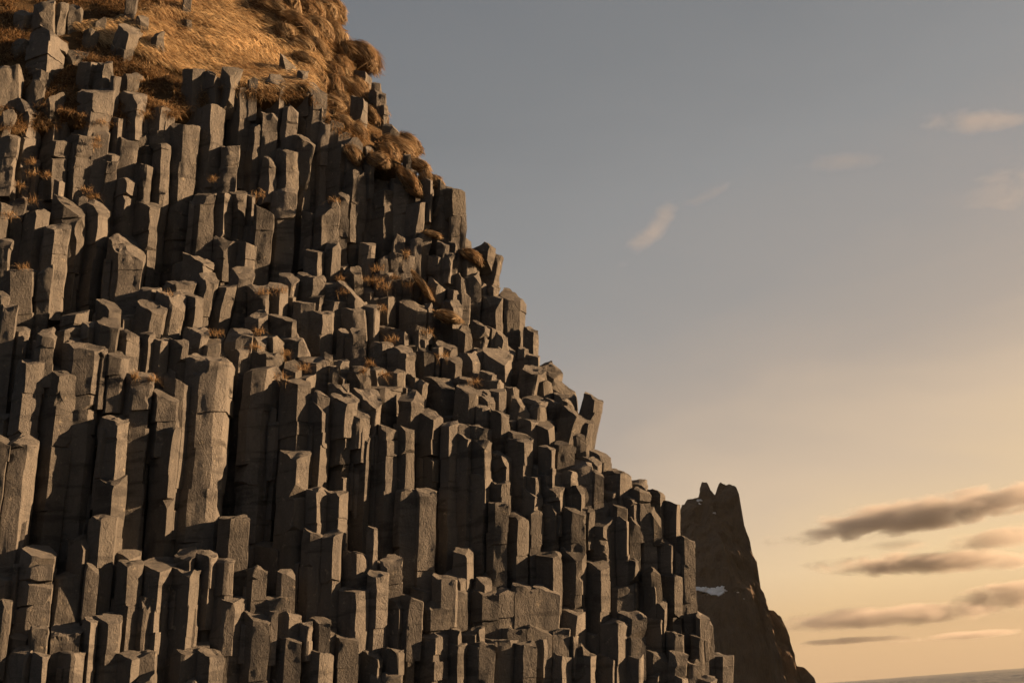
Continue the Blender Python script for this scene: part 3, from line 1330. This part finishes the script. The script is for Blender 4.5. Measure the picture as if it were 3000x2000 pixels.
T_C2 = '''880,90,70,95;790,110,85,110;690,110,95,95;580,90,85,110;700,260,110,100;890,380,95,115;800,290,110,110;640,330,95,100;
700,440,60,120;500,230,80,150;450,60,100,120;330,110,85,140;220,70,80,110;1110,520,130,115;990,490,90,90;930,620,90,90;830,660,90,85;960,690,60,75;
850,790,90,105;940,800,80,100;1080,790,85,70;1050,860,120,60;825,950,60,105;1000,1040,85,115;930,930,70,90;1190,1050,55,110;1270,1050,85,75;1230,920,45,65;
950,1130,80,60;1070,1210,85,75;1430,1370,120,90;1530,1320,80,100;1360,1400,80,80;1270,1480,80,70;1050,1420,70,60;1640,1520,80,50;600,560,55,90;690,640,65,60;730,720,60,80;
420,330,90,90;560,420,70,90'''
T_C4 = '''1560,90,110,55;1605,190,36,60;1720,70,60,60;2130,780,70,50;1912,1345,38,85;1770,585,24,60;1680,1050,110,26;1800,100,60,50'''
TUSS = []
rng = np.random.default_rng(21)
k = 0
for (ox, oy), text in (((700, 0), T_C2), ((700, 500), T_C4)):
    for item in text.replace('\n', '').split(';'):
        cx, cy, rx, ry = [float(v) for v in item.split(',')]
        k += 1
        px, py = ox + cx / 3.136, oy + cy / 3.136
        ob = tussock(px, py, rx / 3.136, ry / 3.136, k, rng, dd=.12)
        TUSS.append(dict(ob=ob, x=px, y=py, rx=rx, ry=ry))

TUFT_AT = {(0, 0): '390,960;560,1000;650,1020;760,1060;920,1110;1330,1030;890,1270;880,1330;280,1480;1290,730;1620,830;1500,690;1500,950;1700,780',
           (0, 500): '300,20;430,30;290,260;800,170;860,230;80,400;1950,70;1990,1480;220,880;1540,1130;180,130',
           (700, 500): '180,210;880,270;930,980;1180,990;1280,1000;1430,970;1540,750;1270,890;960,1110;370,1090;220,1110;1320,1250;1330,1060;1550,1040;1720,1100;1400,1540;180,1470;1730,1470',
           (700, 1000): '140,40;430,100;590,230;380,320;1200,190;1140,260;1330,290;1870,120;2150,360',
           (0, 1000): '1410,340;1240,310'}
TUFTS = []
rng = np.random.default_rng(31)
for (ox, oy), text in TUFT_AT.items():
    for item in text.split(';'):
        cx, cy = [float(v) for v in item.split(',')]
        px, py = ox + cx / 3.136, oy + cy / 3.136
        c = place(px, py + 6, float(cliff_depth(px, py)) - .04)
        n = 90
        sp = np.array([.07, .05, .015]) * rng.uniform(.6, 1.4)
        roots = np.clip(rng.normal(0, 1, (n, 3)), -1.4, 1.4) * sp
        nor = np.tile(np.array([0, -.3, .95]), (n, 1))
        d = rng.normal(0, .55, (n, 3)) + np.array([.15, -.35, .35])
        d /= np.linalg.norm(d, axis=1)[:, None]
        V, Q, T = blades(roots, nor, d, rng.uniform(.06, .19, n), np.full(n, .009), np.full(n, .25), grass_tints(n, rng, np.full(n, .2)) * .8, rng)
        ob = link('grass_tuft', tinted('grass_tuft', V, Q, T, M_GRASS), loc=c)
        TUFTS.append(dict(ob=ob, x=px, y=py))


# ---------------------------------------------------------------- the headland beyond
def headland():
    D0 = 420.0
    P = '''-900,1250;-650,980;-420,700;-220,520;-60,420;60,370;150,330;200,300;238,290;252,245;295,195;340,207;366,203;374,160;380,110;400,72;425,78;440,92;455,150;475,165;490,172;505,125;520,95;535,80;600,88;640,112;655,130;
672,190;679,300;684,370;700,400;730,455;748,500;752,540;785,640;797,760;806,840;832,908;872,945;893,1015;940,1045;985,1085;1010,1140;1040,1240;1058,1305;1080,1360;1112,1438;1165,1452;1205,1485;1240,1530;1252,1580;1300,1700'''
    pts = [tuple(float(v) for v in a.split(',')) for a in P.replace('\n', '').split(';')]
    TURN = -1.7
    W3 = np.array([place(1900 + a / 2.528, 1380 + b / 2.528, D0 * (1 + TURN * (1900 + a / 2.528 - 2150) / FPX)) for a, b in pts])
    nx, ny = 700, 150
    xmid = (2150 - 1500) / FPX * D0
    X = np.linspace(W3[0, 0], W3[-1, 0], nx)
    Hh = np.interp(X, W3[:, 0], W3[:, 2])
    jag = fbm(np.column_stack([X * 1.1, X * 0, X * 0]), 4) * .4
    yy = np.concatenate([-np.linspace(1, 0, 110) ** 1.7 * 62, np.linspace(0, 1, 41)[1:] ** 1.5 * 40])
    ny = len(yy)
    V = np.zeros((ny, nx, 3))
    sm = np.convolve(np.pad(Hh, 70, 'edge'), np.ones(141) / 141, 'valid')
    for j, y in enumerate(yy):
        a = abs(y)
        keep = math.exp(-a / 5.0)           # spires are only a few metres thick
        h = np.minimum(Hh, sm + 2) * (1 - keep) + Hh * keep
        g = np.column_stack([X * .09 + y * .11, np.full(nx, y * .05), h * .02])
        ridge = 1 - np.abs(fbm(g, 4))
        slope = 1.25 + .35 * vnoise(np.column_stack([X * .05, np.full(nx, y * .05 + 40), X * 0]))
        z = h - a * slope + (ridge - 1.3) * 3.0 * min(1, a / 6) + jag * (1 if a < .5 else .2)
        z += fbm(np.column_stack([X * .55, np.full(nx, y * .55), h * .2]), 4) * .5 * min(1, a / 2)
        if y < 0:                           # a bench where the snow lies
            zb = W3[0, 2] - 60
        V[j] = np.column_stack([X, np.interp(X, W3[:, 0], W3[:, 1]) + y + 3.0 * fbm(np.column_stack([X * .20, z * .24, np.full(nx, y * .20)]), 5), np.maximum(z, -3)])
    # ledge at the height of the snow
    snow_c = place(1900 + 450 / 2.528, 1380 + 885 / 2.528, D0 - 14)
    flat = V.reshape(-1, 3)
    dx = (flat[:, 0] - snow_c[0]) / 13.0
    near = np.exp(-dx ** 4)
    dz = flat[:, 2] - snow_c[2]
    flat[:, 2] -= near * np.where(np.abs(dz) < 6, dz * .72 * (1 - np.abs(dz) / 6), 0)
    me = quad_mesh('headland', flat, grid_quads(nx, ny), M_HEAD, sharp=60)
    link('headland', me, label='dark brown rock headland with two pinnacles rising behind the right end of the cliff', category='headland')
    # snow
    px = np.array([(v[0], v[2]) for v in flat])
    poly = '''330,852;420,858;478,864;520,852;566,848;560,868;592,884;560,900;545,915;528,936;500,920;470,925;440,905;400,892;330,880'''
    small = ['358,212;385,206;398,212;390,222;362,226', '372,236;390,240;396,250;378,248', '478,300;492,304;494,318;482,314', '700,938;715,945;706,952', '420,908;444,911;430,918', '655,898;678,900;664,908']
    for i, s in enumerate([poly] + small):
        pp = [tuple(float(v) for v in a.split(',')) for a in s.split(';')]
        cx = sum(a for a, b in pp) / len(pp)
        yield pp, V, D0, i


M_HEAD, _t, _b = new_mat('headland rock')
_geo = N(_t, 'ShaderNodeNewGeometry').outputs['Position']
_n1 = tex_noise(_t, _geo, .16, 8, .7, .5)
_n2 = tex_noise(_t, _geo, .9, 6, .75)
_c = mix_(_t, ramp(_t, _n1, [(.38, (0, 0, 0)), (.66, (1, 1, 1))]), (.075, .05, .032), (.125, .082, .048))
_c = mix_(_t, ramp(_t, _n2, [(.5, (0, 0, 0)), (.8, (.6, .6, .6))]), _c, (.05, .038, .028))
_t.links.new(_c, _b.inputs['Base Color'])
_b.inputs['Roughness'].default_value = .95
_bp = N(_t, 'ShaderNodeBump', i_Strength=1.0, i_Distance=1.2)
_t.links.new(_n2, _bp.inputs['Height'])
_t.links.new(_bp.outputs[0], _b.inputs['Normal'])

M_SNOW, _t, _b = new_mat('old snow')
_b.inputs['Base Color'].default_value = (.88, .85, .82, 1)
_b.inputs['Roughness'].default_value = .7

from mathutils.bvhtree import BVHTree
SNOW = []
for pp, V, D0, i in headland():
    if i == 0:
        nv_, nu_ = V.shape[:2]
        bvh = BVHTree.FromPolygons([tuple(v) for v in V.reshape(-1, 3)], [tuple(q) for q in grid_quads(nu_, nv_).tolist()])
    xs = [a for a, b in pp]
    ys = [b for a, b in pp]
    st = 5.0 if i == 0 else 2.5
    gx = np.arange(min(xs), max(xs) + st, st)
    gy = np.arange(min(ys), max(ys) + st, st)
    idm, verts, faces = {}, [], []
    for a in gx:
        for b in gy:
            wob = 4 * vnoise(np.array([[a * .11, b * .11, i]]))[0] + 3 * vnoise(np.array([[a * .4, b * .4, i]]))[0]
            if in_poly(np.array([a + wob]), np.array([b + wob]), pp)[0]:
                r = Vector(ray(1900 + a / 2.528, 1380 + b / 2.528)).normalized()
                hit = bvh.ray_cast(EYE, r)
                if hit[0] is not None:
                    idm[(round(a, 2), round(b, 2))] = len(verts)
                    verts.append(hit[0] - r * .25 + Vector((0, 0, .05)))
    for a in gx:
        for b in gy:
            ks = [(round(a, 2), round(b, 2)), (round(a + st, 2), round(b, 2)), (round(a + st, 2), round(b + st, 2)), (round(a, 2), round(b + st, 2))]
            if all(kk in idm for kk in ks):
                faces.append([idm[kk] for kk in ks])
    if faces:
        c = sum(verts, Vector()) / len(verts)
        me = quad_mesh('snow_patch', [v - c for v in verts], faces, M_SNOW)
        sol = link('snow_patch', me, loc=c)
        md = sol.modifiers.new('depth', 'SOLIDIFY')
        md.thickness = .3
        md.offset = -1
        SNOW.append(dict(ob=sol, i=i))


# ---------------------------------------------------------------- sea and beach
def sea():
    az = np.concatenate([np.linspace(-180, -4, 60, endpoint=False), np.linspace(-4, 30, 520, endpoint=False), np.linspace(30, 180, 40)])
    rr = np.concatenate([np.geomspace(70, 1500, 420), np.geomspace(1550, 4000, 60)])
    A, RR = np.meshgrid(R(1) * az, rr)
    x, y = np.sin(A) * RR, np.cos(A) * RR
    fine = ((A > R(-4)) & (A < R(30)))
    z = .55 * fbm(np.stack([x * .12 + y * .03, y * .07, x * 0], -1), 4) + .22 * vnoise(np.stack([x * .03, y * .02, x * 0 + 4], -1))
    z = np.where(fine, z, 0) * np.where(RR < 3000, 1, 1.6)
    V = np.stack([x, y, z], -1).reshape(-1, 3)
    link('sea', quad_mesh('sea', V, grid_quads(len(az), len(rr)), M_SEA), kind='structure')


M_SEA, _t, _b = new_mat('sea water')
_geo = N(_t, 'ShaderNodeNewGeometry').outputs['Position']
_b.inputs['Base Color'].default_value = (.018, .019, .02, 1)
_b.inputs['Roughness'].default_value = .18
_b.inputs['IOR'].default_value = 1.33
_bp = N(_t, 'ShaderNodeBump', i_Strength=1.0, i_Distance=1.6)
_t.links.new(tex_noise(_t, scaled(_t, _geo, (.5, .35, .5)), 1.0, 6, .65), _bp.inputs['Height'])
_t.links.new(_bp.outputs[0], _b.inputs['Normal'])
sea()

gx, gy = np.meshgrid(np.linspace(-60, 60, 121), np.linspace(-40, 60, 101))
gz = 2.2 + .10 * vnoise(np.stack([gx * .25, gy * .25, gx * 0], -1)) + .03 * vnoise(np.stack([gx * 1.3, gy * 1.3, gx * 0], -1))
gz -= np.clip((np.hypot(gx, gy * 1.1) - 38) / 14, 0, 1) * 3.2
link('beach', quad_mesh('beach', np.stack([gx, gy, gz], -1).reshape(-1, 3), grid_quads(121, 101), M_SAND), kind='structure')


def haze():
    """sea air: one even box of it round the camera, cliff, headland and sea"""
    bm = bmesh.new()
    bmesh.ops.create_cube(bm, size=1.0)
    for v in bm.verts:
        v.co.x *= 8100
        v.co.y *= 8100
        v.co.z = -4.0 if v.co.z < 0 else 96.0
    me = bpy.data.meshes.new('haze')
    bm.to_mesh(me)
    bm.free()
    m = bpy.data.materials.new('sea air')
    m.use_nodes = True
    t = m.node_tree
    t.nodes.remove(t.nodes['Principled BSDF'])
    pv = N(t, 'ShaderNodeVolumePrincipled')
    pv.inputs['Color'].default_value = (.95, .88, .80, 1)
    pv.inputs['Density'].default_value = .00003
    pv.inputs['Anisotropy'].default_value = .3
    t.links.new(pv.outputs[0], t.nodes['Material Output'].inputs['Volume'])
    me.materials.append(m)
    link('haze', me, kind='stuff', label='thin warm sea haze over the shore', category='haze')


haze()

# ---------------------------------------------------------------- clouds: bodies of vapour far out over the sea
M_CLOUD = bpy.data.materials.new('cloud vapour')
M_CLOUD.use_nodes = True
_t = M_CLOUD.node_tree
_t.nodes.remove(_t.nodes['Principled BSDF'])
_tc = N(_t, 'ShaderNodeTexCoord')
_oi = N(_t, 'ShaderNodeObjectInfo')
_len = N(_t, 'ShaderNodeVectorMath', operation='LENGTH')
_t.links.new(_tc.outputs['Object'], _len.inputs[0])
_geo = N(_t, 'ShaderNodeNewGeometry').outputs['Position']
_mp = N(_t, 'ShaderNodeMapping')
_mp.inputs['Scale'].default_value = (.0075, .0075, .016)
_t.links.new(_geo, _mp.inputs[0])
_no = N(_t, 'ShaderNodeTexNoise', i_Scale=1.0, i_Detail=6, i_Roughness=.62, i_Distortion=.5)
_t.links.new(_mp.outputs[0], _no.inputs['Vector'])
_f = math_(_t, 'SUBTRACT', 1.0, math_(_t, 'POWER', _len.outputs['Value'], 1.6))
_d = math_(_t, 'ADD', math_(_t, 'MULTIPLY', _f, 1.15), math_(_t, 'MULTIPLY', math_(_t, 'SUBTRACT', _no.outputs['Fac'], .5), 3.1))
_d = math_(_t, 'SUBTRACT', _d, .34, clamp=True)
_edge = math_(_t, 'MULTIPLY', math_(_t, 'MULTIPLY', _f, 5.0, clamp=True), _d)
_sc = N(_t, 'ShaderNodeSeparateColor')
_t.links.new(_oi.outputs['Color'], _sc.inputs[0])
_pv = N(_t, 'ShaderNodeVolumePrincipled')
_pv.inputs['Color'].default_value = (.58, .55, .54, 1)
_pv.inputs['Anisotropy'].default_value = .1
_t.links.new(math_(_t, 'MULTIPLY', _edge, math_(_t, 'MULTIPLY', _sc.outputs[0], .062)), _pv.inputs['Density'])
_t.links.new(_pv.outputs[0], _t.nodes['Material Output'].inputs['Volume'])
S.cycles.volume_bounces = 1


def cloud(px, py, hl, ht, tilt, dens, label, far=5200.0, deep=.6):
    bm = bmesh.new()
    bmesh.ops.create_icosphere(bm, subdivisions=3, radius=1.0)
    me = bpy.data.meshes.new('cloud')
    bm.to_mesh(me)
    bm.free()
    me.materials.append(M_CLOUD)
    c = place(px, py, far)
    m = far / FPX * 1.02
    o = link('cloud', me, loc=c, kind='thing', label=label, category='cloud', group='clouds in the evening sky')
    o.scale = (hl * m * 1.3, hl * m * deep, ht * m * 1.15)
    o.rotation_euler = (0, R(-(tilt + ROLL)), R(-12))
    o.color = (dens, dens, dens, 1)
    return o


cloud(2740, 1498, 400, 48, 8.5, .38, 'long dark lens shaped cloud, highest of the dark clouds above the sea')
cloud(2740, 1648, 330, 33, 1.5, .42, 'dark flat cloud with a blunt rounded left end below the long lens cloud')
cloud(2935, 1578, 170, 36, 6, .22, 'soft grey brown puff of cloud above the dark flat cloud at the picture edge', deep=.8)
cloud(2640, 1596, 110, 20, 2, .10, 'faint peach scrap of cloud just above the blunt end of the dark flat cloud')
cloud(2580, 1806, 330, 32, 3.5, .30, 'low bank of cloud with bright bumpy top starting beside the headland')
cloud(2965, 1742, 170, 42, 8, .40, 'dark heavy cloud rising at the right end of the low bank')
cloud(2480, 1876, 150, 10, 3.5, .35, 'thin dark streak of cloud under the low bank near the headland')
cloud(2830, 1860, 170, 12, 4.0, .35, 'thin streak of cloud with a pale top low over the sea horizon')
cloud(1915, 668, 128, 36, 46, .055, 'small slanting feathery wisp of pale cloud alone in the open sky', far=4200)
cloud(2075, 570, 95, 14, 22, .04, 'thin streak trailing up from the top of the slanting feathery wisp', far=4200)
cloud(2858, 353, 170, 34, -5, .045, 'faint pale wisp of cloud highest in the sky', far=4200)
cloud(2940, 557, 120, 70, 22, .035, 'faint broad pale patch of cloud below the highest wisp', far=4200)
cloud(2457, 474, 150, 22, 0, .028, 'barely visible thin flat wisp between the feathery wisp and the highest wisp', far=4200)

# ---------------------------------------------------------------- which one is which
MARKS = [(1739, 1179, 'the leaning pillar on the skyline'), (105, 1600, 'the hollowed column'), (201, 1723, 'the barrel shaped block'),
         (367, 723, 'the scooped hexagonal stub'), (654, 883, 'the three slanting stubs'), (1331, 557, 'the overhanging black cap rock'),
         (1424, 755, 'the dark two lump skyline rock'), (1513, 914, 'the dark skyline tower'), (1537, 1761, 'the wall of four pale blocks'),
         (239, 1191, 'the broad pale faced column'), (764, 1255, 'the broad black columns'), (1223, 1478, 'the twin pale columns'),
         (2012, 1723, 'the brown end buttress'), (1824, 1659, 'the wide dark hexagonal block'), (1057, 1787, 'the pale split column'),
         (1910, 1771, 'the stacked dark cubes'), (1210, 899, 'the big squarish boulder'), (923, 707, 'the pointed black shard'),
         (268, 755, 'the black bright edged column'), (35, 223, 'the lichen covered rock'), (207, 137, 'the round cap stone'),
         (2117, 1962, 'the last block before the headland'), (650, 330, 'the columns under the golden grass'), (985, 280, 'the tussocks above the cliff edge'),
         (480, 1640, 'the pale ribbon column'), (930, 1840, 'the flat topped toe block'), (1405, 1330, 'the chipped pale column'),
         (1080, 560, 'the pale rough columns')]
OWN = {('upper colonnade west', 17): 'squat hexagonal column stub with a large dark scooped slanting top',
       ('toe blocks west', 0): 'thick column with a round dark hollow broken into its head',
       ('toe blocks west', 1): 'barrel shaped block with a rough pale face and rounded undercut foot',
       ('stepped edge', 18): 'lone dark pillar leaning outward against the sky on the cliff edge',
       ('upper colonnade middle', 21): 'black wedge shaped cap rock overhanging the cliff edge against the sky',
       ('skyline shoulder', 0): 'dark rounded upper lump of the two lump rock on the skyline',
       ('skyline shoulder', 1): 'big dark oval lower lump of the two lump rock on the skyline',
       ('skyline shoulder', 2): 'tall dark slab tower standing on the skyline with a lit outer edge',
       ('rocky slope', 1): 'pale lichen covered rock at the picture edge under the brown grass',
       ('rocky slope', 5): 'round cap stone resting above a dark hollow under the grass slope',
       ('lower edge blocks', 26): 'wide dark block with an arched hexagonal front near the end of the cliff',
       ('lower edge blocks', 43): 'big rounded boulder block'}
SIDES = ['on the right of', 'above right of', 'above', 'above left of', 'on the left of', 'below left of', 'below', 'below right of']
NTH = ['next', 'second', 'third', 'fourth', 'fifth', 'sixth', 'seventh', 'eighth', 'ninth']
GROUPS = {'basalt_column': 'basalt columns of the cliff', 'basalt_block': 'broken column stubs and blocks of the cliff', 'boulder': 'boulders and rubble of the cliff'}
cells = {}
zone_i = {}
for r in ROCKS:
    zi = zone_i.get(r['zone'], 0)
    zone_i[r['zone']] = zi + 1
    r['key'] = (r['zone'], zi)
    r['ob']['group'] = GROUPS[r['name']]
    r['ob']['category'] = {'basalt_column': 'column', 'basalt_block': 'rock block', 'boulder': 'boulder'}[r['name']]
    if r['key'] in OWN:
        r['ob']['label'] = OWN[r['key']]
        continue
    d = sorted((math.hypot(r['x'] - a, r['y'] - b), k) for k, (a, b, _t) in enumerate(MARKS))
    dist, k = d[0] if d[0][0] > 14 else d[1]
    a, b, _t = MARKS[k]
    ang = math.atan2(-(r['y'] - b), r['x'] - a)
    side = int(round(ang / (math.pi / 4))) % 8
    w, h = r['w'], r['h']
    rel = h / w
    if r['name'] == 'boulder':
        noun = 'boulder'
        size = 'big' if w > .6 else 'small' if w < .36 else 'rough'
    elif r['name'] == 'basalt_block':
        noun = 'basalt block'
        size = 'broad' if w > .58 else 'narrow' if w < .36 else 'squat'
    else:
        noun = 'basalt column'
        size = ('tall slender' if w < .42 else 'tall thick' if w > .58 else 'tall') if h > 2.3 else ('short slender' if w < .42 else 'short thick' if w > .58 else 'short')
    lit = (r['xs'][-1] - r['xs'][-2 if len(r['xs']) < 4 else 1]) / (r['xs'][-1] - r['xs'][0])
    tone = 'mostly lit' if lit > .6 else 'dark' if lit < .3 else 'half lit'
    cells.setdefault((k, side, noun, size, tone), []).append((dist, r))
for (k, side, noun, size, tone), rows in cells.items():
    rows.sort(key=lambda t: t[0])
    for n, (_d, r) in enumerate(rows):
        first = '' if len(rows) == 1 else ('nearest ' if n == 0 else NTH[min(n, 8)] + ' ')
        lab = f'{first}{tone} {size} {noun} {SIDES[side]} {MARKS[k][2]}'
        r['ob']['label'] = lab
rows = sorted(TUSS, key=lambda r: r['y'])
cells = {}
for r in TUSS:
    d = sorted((math.hypot(r['x'] - q['x'], r['y'] - q['y']), i) for i, q in enumerate(ROCKS) if 'label' in q['ob'])
    size = 'big' if r['rx'] * r['ry'] > 9000 else 'small' if r['rx'] * r['ry'] < 5000 else 'middling'
    k = min((math.hypot(r['x'] - a, r['y'] - b), i) for i, (a, b, _t) in enumerate(MARKS))[1]
    a, b, t = MARKS[k]
    side = int(round(math.atan2(-(r['y'] - b), r['x'] - a) / (math.pi / 4))) % 8
    if k == 23:                              # the row of tussocks itself
        t = 'the middle of the cliff edge tussocks'
    cells.setdefault((size, side, t), []).append((math.hypot(r['x'] - a, r['y'] - b), r))
    r['ob']['category'] = 'grass tussock'
    r['ob']['group'] = 'dead grass tussocks along the cliff edge'
for (size, side, t), rows in cells.items():
    rows.sort(key=lambda v: v[0])
    for n, (_d, r) in enumerate(rows):
        first = '' if len(rows) == 1 else ('nearest ' if n == 0 else NTH[min(n, 8)] + ' ')
        r['ob']['label'] = f'{first}{size} shaggy brown grass tussock {SIDES[side]} {t}'
cells = {}
for r in TUFTS:
    k = min((math.hypot(r['x'] - a, r['y'] - b), i) for i, (a, b, _t) in enumerate(MARKS))[1]
    a, b, t = MARKS[k]
    side = int(round(math.atan2(-(r['y'] - b), r['x'] - a) / (math.pi / 4))) % 8
    cells.setdefault((side, t), []).append((math.hypot(r['x'] - a, r['y'] - b), r))
    r['ob']['category'] = 'grass tuft'
    r['ob']['group'] = 'dry grass tufts on the ledges'
for (side, t), rows in cells.items():
    rows.sort(key=lambda v: v[0])
    for n, (_d, r) in enumerate(rows):
        first = '' if len(rows) == 1 else ('nearest ' if n == 0 else NTH[min(n, 8)] + ' ')
        r['ob']['label'] = f'{first}dry grass tuft {SIDES[side]} {t}'
SNOW_SAYS = ['white ragged snow patch lying on the headland halfway up beside the cliff', 'small snow scrap at the foot of the thinner pinnacle, upper one',
             'small snow scrap at the foot of the thinner pinnacle, lower one', 'tiny snow speck in the gully between the pinnacles',
             'tiny snow speck on the outer slope of the headland', 'thin snow scrap just under the big snow patch', 'tiny snow speck beside the end of the big snow patch']
for q in SNOW:
    q['ob']['label'] = SNOW_SAYS[q['i']]
    q['ob']['category'] = 'snow'
    q['ob']['group'] = 'snow patches on the headland'
    q['ob']['kind'] = 'thing'
for o in COL.objects:
    if o.name.startswith('headland'):
        o['category'] = 'headland'
